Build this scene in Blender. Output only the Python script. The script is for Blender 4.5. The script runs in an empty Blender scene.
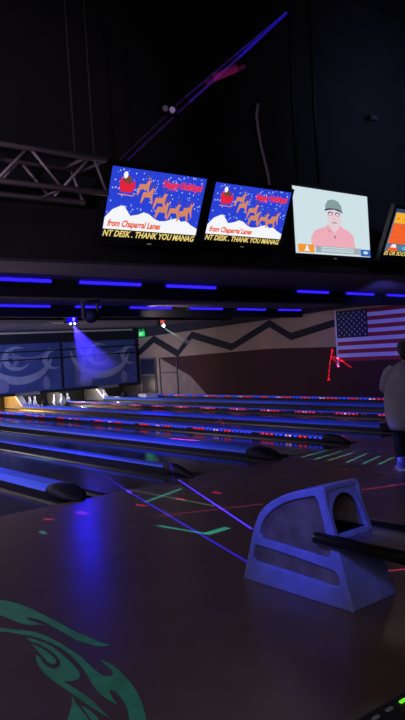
import bpy, bmesh, math, random
from mathutils import Vector, Matrix
from mathutils.geometry import tessellate_polygon
random.seed(7)
SC = bpy.context.scene
C = SC.collection
PI = math.pi

# ------------------------------------------------------------------ camera
H, F = 1.6, 697.0
FWD = Vector((0.63433, 0.77295, -0.01309)).normalized()
RGT = Vector((0.77116, -0.63387, -0.05930)).normalized()
UPV = RGT.cross(FWD).normalized()
cam = bpy.data.cameras.new('camera')
camo = bpy.data.objects.new('camera', cam); C.objects.link(camo)
M = Matrix((RGT, UPV, -FWD)).transposed().to_4x4()
M.translation = (0, 0, H)
camo.matrix_world = M
cam.sensor_fit = 'VERTICAL'; cam.sensor_height = 36.0; cam.sensor_width = 36.0 * 405 / 720
cam.lens = F / 720 * 36.0
cam.clip_start = 0.05; cam.clip_end = 200
SC.camera = camo

def ray(px, py):
    return FWD * F + RGT * (px - 202.5) - UPV * (py - 360.0)
def onX(px, py, X):
    d = ray(px, py); return Vector((0, 0, H)) + d * (X / d.x)
def onY(px, py, Y):
    d = ray(px, py); return Vector((0, 0, H)) + d * (Y / d.y)
def onZ(px, py, z=0.0):
    d = ray(px, py); return Vector((0, 0, H)) + d * ((z - H) / d.z)

# ------------------------------------------------------------------ world, exposure
SC.view_settings.view_transform = 'Standard'
SC.view_settings.look = 'None'
SC.view_settings.exposure = 0.0
SC.view_settings.gamma = 1.0
SC.view_settings.use_curve_mapping = False
w = bpy.data.worlds.new('world'); SC.world = w; w.use_nodes = True
bg = w.node_tree.nodes['Background']
bg.inputs[0].default_value = (0.55, 0.45, 1.0, 1); bg.inputs[1].default_value = 0.006

# ------------------------------------------------------------------ lights
def aim(o, target):
    d = Vector(target) - o.location
    o.rotation_euler = d.to_track_quat('-Z', 'Y').to_euler()
def spot(name, loc, target, col, watts, deg, blend=0.6, r=0.08):
    l = bpy.data.lights.new(name, 'SPOT'); l.energy = watts; l.color = col
    l.spot_size = math.radians(deg); l.spot_blend = blend; l.shadow_soft_size = r
    o = bpy.data.objects.new(name, l); C.objects.link(o); o.location = loc; aim(o, target); return o
def area(name, loc, target, col, watts, sx, sy):
    l = bpy.data.lights.new(name, 'AREA'); l.energy = watts; l.color = col
    l.shape = 'RECTANGLE'; l.size = sx; l.size_y = sy
    o = bpy.data.objects.new(name, l); C.objects.link(o); o.location = loc; aim(o, target); return o
def point(name, loc, col, watts, r=0.05):
    l = bpy.data.lights.new(name, 'POINT'); l.energy = watts; l.color = col; l.shadow_soft_size = r
    o = bpy.data.objects.new(name, l); C.objects.link(o); o.location = loc; return o

UV = (0.06, 0.09, 1.0)
area('foreground_fill', (-3.0, -3.0, 4.2), (4, 4, 0), (1.0, 0.74, 0.86), 72, 3, 3)  # added warm fill from behind the camera, browns the foreground floor
spot('uv_cannon_hood', (-0.4, 2.25, 3.0), (3.36, 3.1, 0.40), (0.08, 0.10, 1.0), 420, 15, 0.9, 0.10)
spot('near_lane_fill', (0.6, 7.8, 2.45), (4.6, 9.2, 0.0), UV, 650, 80, 0.8, 0.12)  # added blue fill, unseen; the tubes alone leave the divider tops dark
spot('mid_lane_fill', (1.2, 8.8, 2.45), (8.0, 11.5, 0.0), UV, 820, 62, 0.9, 0.12)  # added out of view to brighten the divider tops farther along
spot('far_lane_fill', (3.2, 14.0, 2.45), (9.0, 17.0, 0.0), UV, 110, 62, 0.9, 0.12)  # same added blue fill towards the pin end
spot('masking_panel_fill', (4.0, 17.0, 2.40), (12.0, 22.3, 1.2), (0.28, 0.34, 1.0), 1900, 66, 0.8, 0.12)  # added blue fill for the masking panels, source unseen
spot('uv_cannon_flag', (9.5, 6.9, 2.45), (15.1, 10.7, 1.8), (0.16, 0.14, 1.0), 650, 32, 0.6, 0.1)
spot('shoe_fill', (3.4, 7.4, 2.50), (7.45, 4.95, 0.08), (0.08, 0.10, 1.0), 500, 9, 0.8, 0.05)  # narrow blue spot added to make the shoes glow
spot('mural_fill', (8.5, 12.0, 2.45), (15.1, 16.0, 1.6), (1.0, 0.80, 0.85), 130, 80, 0.8, 0.2)  # added fill that brings up the mural colours
spot('corner_fill', (9.0, 17.5, 2.45), (15.1, 21.0, 1.5), (1.0, 0.82, 0.80), 80, 70, 0.8, 0.2)  # second added wall fill, for the far corner of the mural
spot('truss_fill', (-1.5, 2.0, 2.4), (1.6, 5.8, 3.25), (0.92, 0.74, 1.0), 300, 36, 0.7, 0.1)  # added to brighten the truss metal, source unseen
spot('upper_wall_fill', (9.2, 4.0, 5.0), (9.6, 6.5, 4.5), (.42, .52, 1.0), 75, 130, 0.9, 0.2)  # added bluish fill for the right of the black upper wall
point('lane_ceiling_fill', (1.4, 8.6, 1.9), (1.0, 0.82, 0.92), 95, 0.1)  # fill added outside the frame to lift the lane ceiling
point('far_ceiling_fill', (3.5, 16.5, 2.0), (1.0, 0.84, 0.90), 170, 0.1)  # unseen fill added for the farther ceiling
point('end_ceiling_fill', (6.0, 20.4, 2.1), (1.0, 0.88, 0.80), 55, 0.1)  # unseen fill added for ceiling and trim above the masking panels

GAIN = 400.0
def gobo(name, loc, target, segs):
    """laser projector: segs = (P, Q, width, (r,g,b) radiance wanted on a surface of albedo rho, rho)"""
    l = bpy.data.lights.new(name, 'SPOT'); l.energy = 4 * PI * GAIN; l.spot_size = math.radians(172); l.spot_blend = 0.02
    l.shadow_soft_size = 0.0
    o = bpy.data.objects.new(name, l); C.objects.link(o); o.location = loc
    d = (Vector(target) - Vector(loc)); q = d.to_track_quat('-Z', 'Y'); o.rotation_euler = q.to_euler()
    R = q.to_matrix().transposed()
    l.use_nodes = True; nt = l.node_tree; N = nt.nodes; L = nt.links
    em = [n for n in N if n.type == 'EMISSION'][0]
    tc = N.new('ShaderNodeTexCoord'); sp = N.new('ShaderNodeSeparateXYZ'); L.new(tc.outputs['Normal'], sp.inputs[0])
    def m(op, a, b=None, c=None):
        n = N.new('ShaderNodeMath'); n.operation = op
        for i, v in enumerate((a, b, c)):
            if v is None: continue
            if isinstance(v, (int, float)): n.inputs[i].default_value = v
            else: L.new(v, n.inputs[i])
        return n.outputs[0]
    u = m('DIVIDE', sp.outputs[0], sp.outputs[2]); v = m('DIVIDE', sp.outputs[1], sp.outputs[2])
    total = None
    for P, Q, wd, rgb, nrm in segs:
        P = Vector(P); Q = Vector(Q)
        a = R @ (P - Vector(loc)); b = R @ (Q - Vector(loc))
        ua, va, ub, vb = a.x / a.z, a.y / a.z, b.x / b.z, b.y / b.z
        ln = math.hypot(ub - ua, vb - va)
        if ln < 1e-6: continue
        dx, dy = (ub - ua) / ln, (vb - va) / ln
        mid = (P + Q) / 2; rr = (mid - Vector(loc)); r2 = rr.length_squared
        cosn = max(0.12, abs(rr.normalized().dot(Vector(nrm))))
        k = PI / 0.05 * r2 / cosn
        half = wd / abs((a.z + b.z) / 2) / 2
        du = m('SUBTRACT', u, ua); dv = m('SUBTRACT', v, va)
        t = m('MULTIPLY_ADD', du, dx, m('MULTIPLY', dv, dy))
        s = m('MULTIPLY_ADD', du, -dy, m('MULTIPLY', dv, dx))
        ins = m('LESS_THAN', m('ABSOLUTE', s), half)
        ont = m('LESS_THAN', m('ABSOLUTE', m('SUBTRACT', t, ln / 2)), ln / 2)
        mask = m('MULTIPLY', ins, ont)
        sc = N.new('ShaderNodeVectorMath'); sc.operation = 'SCALE'
        sc.inputs[0].default_value = [c * k / GAIN for c in rgb]; L.new(mask, sc.inputs['Scale'])
        if total is None: total = sc.outputs[0]
        else:
            ad = N.new('ShaderNodeVectorMath'); ad.operation = 'ADD'
            L.new(total, ad.inputs[0]); L.new(sc.outputs[0], ad.inputs[1]); total = ad.outputs[0]
    L.new(total, em.inputs[0])
    return o

BLU, RED, GRN, TEAL, WHT = (0.02, 0.01, 0.50), (0.42, 0.01, 0.05), (0.012, 0.30, 0.11), (0.015, 0.22, 0.14), (0.10, 0.22, 0.14)
def fseg(x0, y0, x1, y1, wd, col):
    P, Q = onZ(x0, y0), onZ(x1, y1)
    if (P.y + Q.y) / 2 < 7.2: col = (col[0] * .36, col[1] * .50, col[2] * .70)      # the approach is paler than the lanes
    return (P, Q, wd, col, (0, 0, 1))
fl = [fseg(76, 458, 131, 493, .034, BLU), fseg(131, 493, 249, 563, .028, BLU), fseg(128, 446, 252, 529, .026, BLU),
      fseg(155, 516.5, 262, 504, .03, (.16, .008, .03)), fseg(362, 490, 405, 483.5, .03, (.3, .01, .05)), fseg(384, 571.5, 405, 569, .02, RED),
      fseg(118, 487.5, 215, 506, .03, (.05, .09, .05)), fseg(145, 502, 182, 488.5, .06, (.012, .16, .10)),
      fseg(158, 525.5, 207, 534, .035, TEAL), fseg(206, 534, 228, 527.5, .09, TEAL),
      fseg(22, 456, 54, 460.5, .10, GRN), fseg(40, 531, 46, 534, .05, (.02, .13, .09)), fseg(150, 454, 156, 461, .12, (.01, .2, .09)),
      fseg(44, 519, 53, 519.5, .05, RED), fseg(78, 512, 87, 514, .06, RED), fseg(136, 504.5, 146, 506, .05, RED),
      fseg(177, 498.5, 185, 500, .05, RED), fseg(213, 492, 221, 493.5, .05, RED), fseg(170, 444.5, 200, 447, .10, RED),
      fseg(62, 439, 100, 443, .06, (.25, .02, .05)), fseg(200, 424, 224, 421, .06, RED), fseg(222, 422, 236, 426, .05, RED), fseg(236, 426, 245, 431, .05, RED)]
for a, b, c, d in [(70, 134, 148, 118), (108, 138, 182, 121), (150, 141, 215, 123), (180, 147, 250, 125), (215, 149, 280, 128), (262, 153, 312, 131), (300, 157, 345, 137), (340, 158, 378, 140)]:
    fl.append(fseg(240 + a / 2.4545, 400 + b / 2.4545, 240 + c / 2.4545, 400 + d / 2.4545, .026, (.05, .27, .17)))
gobo('laser_projector_floor', (4.6, 5.6, 2.55), (4.6, 5.6, 0), fl)
def wseg(x0, y0, x1, y1, wd, col): return (onX(x0, y0, 15.14), onX(x1, y1, 15.14), wd, col, (1, 0, 0))
R2_ = (.85, .012, .05)
wl = [wseg(332, 349, 333, 352, .05, R2_), wseg(332, 352, 331, 358, .03, R2_), wseg(331, 357, 329.5, 366, .024, R2_), wseg(329.5, 366, 328.5, 381, .022, R2_), wseg(327.5, 379.5, 330.5, 379.5, .03, R2_),
      wseg(332, 357, 335, 361, .024, R2_), wseg(335, 361, 339, 368, .020, R2_), wseg(333, 356, 343, 361.5, .022, R2_), wseg(342, 361, 351.5, 367.5, .020, R2_)]
gobo('laser_projector_wall', (9.0, 7.5, 2.3), (15.1, 12.5, 1.2), wl)
def useg(x0, y0, x1, y1, wd, col): return (onY(x0, y0, 6.49), onY(x1, y1, 6.49), wd, col, (0, 1, 0))
ul = [useg(288, 12, 240, 57, .035, (.02, .008, .40)), useg(240, 57, 190, 102, .03, (.03, .008, .17)), useg(190, 102, 128, 160, .025, (.015, .006, .05)),
      useg(287, 12, 236, 55, .02, (.015, .008, .2)), useg(236, 55, 186, 97, .02, (.02, .006, .08)), useg(186, 97, 120, 160, .02, (.01, .005, .03)),
      useg(214, 78, 238, 68, .09, (.10, .004, .03)), useg(206, 83, 246, 66, .05, (.05, .002, .02))]
gobo('laser_projector_upper', (5.5, 1.0, 3.2), (6.0, 6.5, 5.0), ul)

# ------------------------------------------------------------------ materials
def mat(name, col, rough=0.6, metal=0.0, emit=None, es=0.0, noise=0.0, nscale=6.0, spec=0.5, coat=0.0):
    m = bpy.data.materials.new(name); m.use_nodes = True
    nt = m.node_tree; b = nt.nodes['Principled BSDF']
    b.inputs['Base Color'].default_value = (*col, 1); b.inputs['Roughness'].default_value = rough
    b.inputs['Metallic'].default_value = metal; b.inputs['Specular IOR Level'].default_value = spec
    b.inputs['Coat Weight'].default_value = coat
    if emit: b.inputs['Emission Color'].default_value = (*emit, 1); b.inputs['Emission Strength'].default_value = es
    if noise > 0:
        tc = nt.nodes.new('ShaderNodeTexCoord'); n = nt.nodes.new('ShaderNodeTexNoise'); n.inputs['Scale'].default_value = nscale
        n.inputs['Detail'].default_value = 4
        r = nt.nodes.new('ShaderNodeValToRGB')
        r.color_ramp.elements[0].position = .3; r.color_ramp.elements[1].position = .7
        r.color_ramp.elements[0].color = (*[c * (1 - noise) for c in col], 1)
        r.color_ramp.elements[1].color = (*[min(1, c * (1 + noise)) for c in col], 1)
        nt.links.new(tc.outputs['Object'], n.inputs['Vector']); nt.links.new(n.outputs['Fac'], r.inputs['Fac'])
        nt.links.new(r.outputs['Color'], b.inputs['Base Color'])
    return m
def glow(name, col, s=1.0):
    m = bpy.data.materials.new(name); m.use_nodes = True; nt = m.node_tree; nt.nodes.clear()
    e = nt.nodes.new('ShaderNodeEmission'); e.inputs[0].default_value = (*col, 1); e.inputs[1].default_value = s
    o = nt.nodes.new('ShaderNodeOutputMaterial'); nt.links.new(e.outputs[0], o.inputs[0]); return m
def srgb(r, g, b):
    f = lambda c: (c / 255 / 12.92) if c / 255 < .04045 else ((c / 255 + .055) / 1.055) ** 2.4
    return (f(r), f(g), f(b))
def plank_mat(name, col, rough, sx, axis_noise, spec=0.5):
    m = mat(name, col, rough, spec=spec); nt = m.node_tree; b = nt.nodes['Principled BSDF']
    tc = nt.nodes.new('ShaderNodeTexCoord'); mp = nt.nodes.new('ShaderNodeMapping'); mp.inputs['Scale'].default_value = sx
    br = nt.nodes.new('ShaderNodeTexBrick'); br.inputs['Scale'].default_value = 1
    br.inputs['Color1'].default_value = (*[c * .85 for c in col], 1); br.inputs['Color2'].default_value = (*[c * 1.15 for c in col], 1)
    br.inputs['Mortar'].default_value = (*[c * .55 for c in col], 1); br.inputs['Mortar Size'].default_value = .012
    br.inputs['Brick Width'].default_value = 1; br.inputs['Row Height'].default_value = .25
    nt.links.new(tc.outputs['Object'], mp.inputs[0]); nt.links.new(mp.outputs[0], br.inputs['Vector']); nt.links.new(br.outputs['Color'], b.inputs['Base Color'])
    n = nt.nodes.new('ShaderNodeTexNoise'); n.inputs['Scale'].default_value = axis_noise; nt.links.new(tc.outputs['Object'], n.inputs['Vector'])
    mr = nt.nodes.new('ShaderNodeMapRange'); mr.inputs[3].default_value = rough * .8; mr.inputs[4].default_value = rough * 1.25
    nt.links.new(n.outputs['Fac'], mr.inputs[0]); nt.links.new(mr.outputs[0], b.inputs['Roughness'])
    return m

m_floor = mat('dark_glossy_floor', (.165, .115, .085), .27, noise=.12, nscale=2.5, spec=.4)
m_lane = plank_mat('lane_boards', (.026, .022, .026), .12, (.12, 6, 1), 2.0, .4)
m_gutter = mat('gutter_black', (.006, .006, .008), .35)
m_black = mat('matte_black', (.006, .006, .008), .7)
m_dark = mat('dark_plastic', (.012, .012, .016), .45)
m_upper = mat('black_painted_wall', (.009, .009, .014), .9, noise=.3, nscale=2)
m_ceil = mat('grey_ceiling', (.20, .17, .20), .9, noise=.12, nscale=1.5)
m_baffle = mat('black_baffle', (.008, .008, .010), .8)
m_cap = mat('bright_cap', (.10, .22, .95), .5)
m_tube = glow('uv_tube_glow', (.022, .010, 1.0), 1.9)
m_white = mat('white_plastic', (.75, .75, .75), .4)
m_pin = mat('pin_white', (.85, .85, .85), .25)
m_pinred = mat('pin_red_band', (.6, .03, .03), .3)
m_hood = mat('hood_plastic', (.24, .30, .78), .5, noise=.15, nscale=9)
m_inset = mat('hood_inset', (.17, .15, .16), .6, noise=.35, nscale=7)
m_rail = mat('rail_black', (.010, .009, .012), .3)
m_tray = mat('tray_grey', (.15, .13, .19), .4, noise=.2, nscale=8)
m_metal = mat('truss_metal', (.40, .33, .37), .45, metal=.2)
m_wire = mat('dull_wire', (.05, .045, .055), .6)
m_skin = mat('skin', (.42, .22, .16), .55)
m_hair = mat('dark_hair', (.012, .010, .010), .6)
m_shirt = mat('grey_shirt', (.30, .30, .42), .85, noise=.15, nscale=5)
m_pants = mat('black_trousers', (.012, .012, .018), .8)
m_shoe = mat('blue_shoe', (.16, .22, .95), .5)
m_tan = mat('mural_tan', (.42, .30, .17), .85, noise=.12, nscale=1.2)
m_brown = mat('mural_brown', (.050, .011, .010), .85, noise=.15, nscale=1.2)
m_zig = mat('mural_zigzag', (.014, .013, .014), .85)
m_wallr = mat('side_wall_dark', (.03, .025, .03), .9)

# ------------------------------------------------------------------ mesh helpers
class MB:
    def __init__(s): s.v = []; s.f = []; s.mi = []; s.mats = []; s.smooth = []
    def slot(s, m):
        if m not in s.mats: s.mats.append(m)
        return s.mats.index(m)
    def add(s, verts, faces, m, smooth=False):
        o = len(s.v); s.v += [tuple(p) for p in verts]; k = s.slot(m)
        for f in faces: s.f.append(tuple(i + o for i in f)); s.mi.append(k); s.smooth.append(smooth)
        return s
    def box(s, x0, x1, y0, y1, z0, z1, m, rot=None, piv=None):
        v = [Vector((x, y, z)) for z in (z0, z1) for y in (y0, y1) for x in (x0, x1)]
        if rot is not None:
            pv = Vector(piv); v = [rot @ (p - pv) + pv for p in v]
        return s.add(v, [(0, 2, 3, 1), (4, 5, 7, 6), (0, 1, 5, 4), (2, 6, 7, 3), (0, 4, 6, 2), (1, 3, 7, 5)], m)
    def tube(s, pts, r, m, n=10, caps=True):
        pts = [Vector(p) for p in pts]; rr = r if isinstance(r, (list, tuple)) else [r] * len(pts)
        V = []; Fc = []
        up = Vector((0, 0, 1))
        for i, p in enumerate(pts):
            t = (pts[min(i + 1, len(pts) - 1)] - pts[max(i - 1, 0)]).normalized()
            a = t.cross(up if abs(t.z) < .95 else Vector((1, 0, 0))).normalized(); b = t.cross(a)
            for k in range(n):
                an = 2 * PI * k / n; V.append(p + (a * math.cos(an) + b * math.sin(an)) * rr[i])
        for i in range(len(pts) - 1):
            for k in range(n):
                Fc.append((i * n + k, i * n + (k + 1) % n, (i + 1) * n + (k + 1) % n, (i + 1) * n + k))
        if caps:
            Fc.append(tuple(range(n - 1, -1, -1))); Fc.append(tuple((len(pts) - 1) * n + k for k in range(n)))
        return s.add(V, Fc, m, True)
    def lathe(s, prof, c, m, n=16, ax='Z'):
        V = []; Fc = []; c = Vector(c)
        for r, z in prof:
            for k in range(n):
                a = 2 * PI * k / n; p = Vector((r * math.cos(a), r * math.sin(a), z))
                if ax == 'Y': p = Vector((p.x, p.z, p.y))
                V.append(c + p)
        for i in range(len(prof) - 1):
            for k in range(n): Fc.append((i * n + k, i * n + (k + 1) % n, (i + 1) * n + (k + 1) % n, (i + 1) * n + k))
        Fc.append(tuple(range(n - 1, -1, -1))); Fc.append(tuple((len(prof) - 1) * n + k for k in range(n)))
        return s.add(V, Fc, m, True)
    def prism(s, poly, fn, t0, t1, m, smooth=False):
        """poly: 2D outline; fn(u,v,t) -> 3D point"""
        n = len(poly); V = [fn(u, v, t0) for u, v in poly] + [fn(u, v, t1) for u, v in poly]
        tri = tessellate_polygon([[Vector((u, v, 0)) for u, v in poly]])
        Fc = [tuple(t) for t in tri] + [tuple(n + i for i in reversed(t)) for t in tri]
        Fc += [(i, (i + 1) % n, n + (i + 1) % n, n + i) for i in range(n)]
        return s.add(V, Fc, m, smooth)
    def flat(s, poly, fn, t, m):
        tri = tessellate_polygon([[Vector((u, v, 0)) for u, v in poly]])
        return s.add([fn(u, v, t) for u, v in poly], [tuple(q) for q in tri], m)
    def ellipsoid(s, c, r, m, nu=16, nv=10, rot=None):
        V = []; Fc = []; c = Vector(c)
        for i in range(nv + 1):
            th = PI * i / nv
            for k in range(nu):
                a = 2 * PI * k / nu
                p = Vector((r[0] * math.sin(th) * math.cos(a), r[1] * math.sin(th) * math.sin(a), r[2] * math.cos(th)))
                if rot: p = rot @ p
                V.append(c + p)
        for i in range(nv):
            for k in range(nu): Fc.append((i * nu + k, i * nu + (k + 1) % nu, (i + 1) * nu + (k + 1) % nu, (i + 1) * nu + k))
        return s.add(V, Fc, m, True)
    def build(s, name, parent=None, bevel=0.0, weld=True):
        me = bpy.data.meshes.new(name); org = Vector((0, 0, 0))
        if parent is not None: org = parent.matrix_world.translation if parent.parent is None else ORG[parent.name]
        me.from_pydata([Vector(p) - org for p in s.v], [], s.f)
        for m in s.mats: me.materials.append(m)
        for p, k, sm in zip(me.polygons, s.mi, s.smooth): p.material_index = k; p.use_smooth = sm
        me.update()
        bm = bmesh.new(); bm.from_mesh(me)
        bmesh.ops.recalc_face_normals(bm, faces=bm.faces); bm.to_mesh(me); bm.free()
        o = bpy.data.objects.new(name, me); C.objects.link(o)
        if parent is not None: o.parent = parent; ORG[o.name] = org
        else: ORG[o.name] = org
        if bevel:
            b = o.modifiers.new('bevel', 'BEVEL'); b.width = bevel; b.segments = 2; b.limit_method = 'ANGLE'; b.angle_limit = math.radians(40)
        return o
ORG = {}
def thing(name, label, cat, loc, group=None):
    o = bpy.data.objects.new(name, None); C.objects.link(o); o.location = loc; o.empty_display_size = .1
    o.matrix_world = Matrix.Translation(Vector(loc)); ORG[o.name] = Vector(loc)
    return tag(o, label, cat, group)
def tag(o, label, cat, group=None):
    o['label'] = label; o['category'] = cat
    if group: o['group'] = group
    return o
def struct(o): o['kind'] = 'structure'; return o
def dup(root, loc, label, group=None):
    r = root.copy(); C.objects.link(r); r.location = loc; r['label'] = label
    if group: r['group'] = group
    for ch in list(root.children):
        c = ch.copy(); C.objects.link(c); c.parent = r
        for g in list(ch.children):
            d = g.copy(); C.objects.link(d); d.parent = c
    return r
def smooth_poly(p, it=1):
    for _ in range(it):
        q = []
        for i in range(len(p)):
            a, b, c = Vector(p[i - 1]), Vector(p[i]), Vector(p[(i + 1) % len(p)])
            if (a - b).length < 1e-9 or (c - b).length < 1e-9: q.append(tuple(b)); continue
            if (a - b).normalized().dot((c - b).normalized()) > -.15: q.append(tuple(b)); continue
            q.append(tuple(b * .75 + a * .25)); q.append(tuple(b * .75 + c * .25))
        p = q
    return p
def text_mesh(body, size, offset=0.0, shear=0.0, width=None):
    cu = bpy.data.curves.new('txt', 'FONT'); cu.body = body; cu.size = size; cu.offset = offset; cu.shear = shear; cu.resolution_u = 3
    o = bpy.data.objects.new('txt', cu); C.objects.link(o)
    dg = bpy.context.evaluated_depsgraph_get(); me = bpy.data.meshes.new_from_object(o.evaluated_get(dg))
    v = [(p.co.x, p.co.y) for p in me.vertices]; f = [tuple(p.vertices) for p in me.polygons]
    bpy.data.objects.remove(o); bpy.data.curves.remove(cu); bpy.data.meshes.remove(me)
    x0 = min(p[0] for p in v); x1 = max(p[0] for p in v); k = 1 if width is None else width / (x1 - x0)
    return [((p[0] - x0) * k, p[1]) for p in v], f
def shape_with_holes(outer, holes, depth, bevel, fn, m, name, parent):
    """plate of thickness 2*depth with holes, rounded by bevel; fn maps (u,v,t)->world"""
    cu = bpy.data.curves.new('plate', 'CURVE'); cu.dimensions = '2D'; cu.fill_mode = 'BOTH'
    cu.extrude = depth; cu.bevel_depth = bevel; cu.bevel_resolution = 2; cu.offset = -bevel
    for poly in [outer] + holes:
        sp = cu.splines.new('POLY'); sp.points.add(len(poly) - 1); sp.use_cyclic_u = True
        for i, (u, v) in enumerate(poly): sp.points[i].co = (u, v, 0, 1)
    o = bpy.data.objects.new('plate', cu); C.objects.link(o)
    dg = bpy.context.evaluated_depsgraph_get(); me = bpy.data.meshes.new_from_object(o.evaluated_get(dg))
    mb = MB(); mb.add([fn(p.co.x, p.co.y, p.co.z) for p in me.vertices], [tuple(p.vertices) for p in me.polygons], m)
    bpy.data.objects.remove(o); bpy.data.curves.remove(cu); bpy.data.meshes.remove(me)
    return mb.build(name, parent)

# ------------------------------------------------------------------ structure
WX = 15.16        # right side wall
struct(MB().box(-7, WX + .2, -6, 7.02, -.2, 0, m_floor).build('floor'))
struct(MB().box(-7, WX + .2, 7.02, 24, -.3, -.12, m_gutter).build('floor_lane_bed'))
struct(MB().box(-7, WX + .2, 6.5, 6.7, 2.63, 6.7, m_upper).build('wall_upper'))
struct(MB().box(-7, WX + .2, -6, 6.7, 6.7, 6.9, m_upper).build('ceiling_high'))
struct(MB().box(-7, WX + .2, 6.7, 24, 2.63, 2.8, m_ceil).build('ceiling'))
struct(MB().box(-7, WX + .2, 23.6, 23.8, -.3, 2.63, m_black).build('wall_far'))
# right wall with the painted mural
wr = MB(); wr.box(WX, WX + .2, -6, 24, -.3, 6.7, m_wallr)
fw = lambda y, z, t: Vector((WX - t, y, z))
def mp(px, py): p = onX(px, py, WX); return (p.y, p.z)
top = [mp(137, 338), mp(200, 329.5), mp(270, 319.5), mp(335, 309.5), mp(405, 302.5)]
bnd = [mp(405, 344), mp(331, 347), mp(270, 348.6), mp(178, 356.5), mp(137, 359)]
y_end = 7.5
tan_poly = [(22.28, top[0][1])] + top[1:] + [(y_end, top[-1][1])] + [(y_end, bnd[0][1])] + bnd[:-1] + [(22.28, bnd[-1][1])]
wr.flat(tan_poly, fw, .004, m_tan)
wr.flat([(y_end, 0.06), (y_end, bnd[0][1])] + bnd[:-1] + [(21.0, bnd[-1][1] * .5 + bnd[-2][1] * .5), (19.2, .75), (18.3, .06)], fw, .004, m_brown)
m_pale = mat('lit_pale_panel', (.33, .24, .16), .8, noise=.2, nscale=3)
wr.flat([(22.28, .06), (22.28, bnd[-1][1]), (21.0, bnd[-1][1] * .5 + bnd[-2][1] * .5), (19.2, .75), (18.3, .06)], fw, .004, m_pale)  # pale where light falls; slanted shadow edge painted into the wall colours
zc = [(137, 354.5), (154, 339), (178, 353.5), (192, 335), (232, 347), (269.5, 323.5), (291, 336.5), (336, 322.5)]
zt = [mp(x, y - 3.7) for x, y in zc]; zb = [mp(x, y + 3.7) for x, y in zc]
wr.flat(zt + zb[::-1], fw, .008, m_zig)
struct(wr.build('wall_right'))
m_trimw = mat('yellowed_trim', (.55, .48, .30), .6)
struct(MB().box(8, WX - .3, 22.2, 22.26, 2.54, 2.60, m_trimw).build('trim_1'))
struct(MB().box(8, WX, 22.28, 22.5, 2.20, 2.63, m_baffle).build('trim_2'))
struct(MB().box(WX - .05, WX - .01, 7.5, 18.2, 0, .07, m_black).build('baseboard_right'))
# dark corner door
d = MB()
m_doorf = mat('door_frame', (.10, .08, .08), .6); m_doorp = mat('dark_door', (.015, .015, .02), .35); m_glass = mat('door_glass', (.02, .02, .04), .1)
d.box(WX - .05, WX - .005, 21.20, 22.20, .06, 1.46, m_doorf)
d.box(WX - .07, WX - .05, 21.27, 22.13, .10, .78, m_doorp); d.box(WX - .07, WX - .05, 21.27, 22.13, .84, 1.40, m_glass)
struct(d.build('door_1'))
d = MB(); d.box(WX - .04, WX - .005, 19.9, 19.94, .06, 1.35, m_doorf); d.box(WX - .04, WX - .005, 20.95, 20.99, .06, 1.42, m_doorf)
d.box(WX - .04, WX - .005, 19.94, 20.95, .86, .90, m_doorf); struct(d.build('trim_3'))

# baffles across the lane ceiling (they run slightly askew to the lanes)
def row(a, b, x0, x1, dy, th, z0, name):
    ang = math.atan(b); mb = MB()
    P = [(x0, a + b * x0 + dy), (x1, a + b * x1 + dy), (x1, a + b * x1 + dy + th), (x0, a + b * x0 + dy + th)]
    mb.prism(P, lambda u, v, t: Vector((u, v, t)), z0, 2.63, m_baffle); return struct(mb.build(name))
R1, R2, R3 = (7.42, .150), (10.60, .205), (13.3, .24)
row(*R1, -1, WX, .06, .25, 2.40, 'trim_4'); row(*R2, -1, WX, .06, .25, 2.41, 'trim_5'); row(*R3, -1, WX, .0, .10, 2.555, 'trim_6')

# ------------------------------------------------------------------ lanes
XK = [2.24 + 1.6 * i for i in range(9)]; XK[8] = 15.02       # divider centre lines, index 0 = k -1
def hw(i): return .18 if i % 2 == 1 else .07
names = ['nearest the camera, at the left edge of the view', 'second from the camera, behind the nearest wide blue divider', 'third from the camera, between two blue topped dividers',
         'fourth from the camera, before the nearest divider with lights', 'fifth from the camera, behind the nearest divider with a light strip', 'sixth from the camera, in front of the brightest red light strip',
         'seventh from the camera, behind the brightest red light strip', 'farthest from the camera, along the foot of the mural wall']
Y0, Y1 = 7.02, 22.9
def lane(i):
    xa, xb = XK[i] + hw(i), XK[i + 1] - hw(i + 1); g = .20
    t = thing('bowling_lane', 'dark glossy bowling lane ' + names[i], 'bowling lane', ((xa + xb) / 2, Y0, 0), 'bowling lanes')
    MB().box(xa + g, xb - g, Y0, Y1, -.115, 0.0, m_lane).build('lane_bed', t)
    for s in (0, 1):
        x0 = xa if s == 0 else xb - g; mb = MB(); n = 8; prof = []
        for k in range(n + 1):
            a = PI * k / n; prof.append((x0 + g / 2 - g / 2 * math.cos(a), -.085 * math.sin(a)))
        poly = prof + [(x0 + g, -.11), (x0, -.11)]
        mb.prism(poly, lambda u, v, tt: Vector((u, tt, v)), Y0, Y1, m_gutter); mb.build('gutter', t)
for i in range(8): lane(i)

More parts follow.
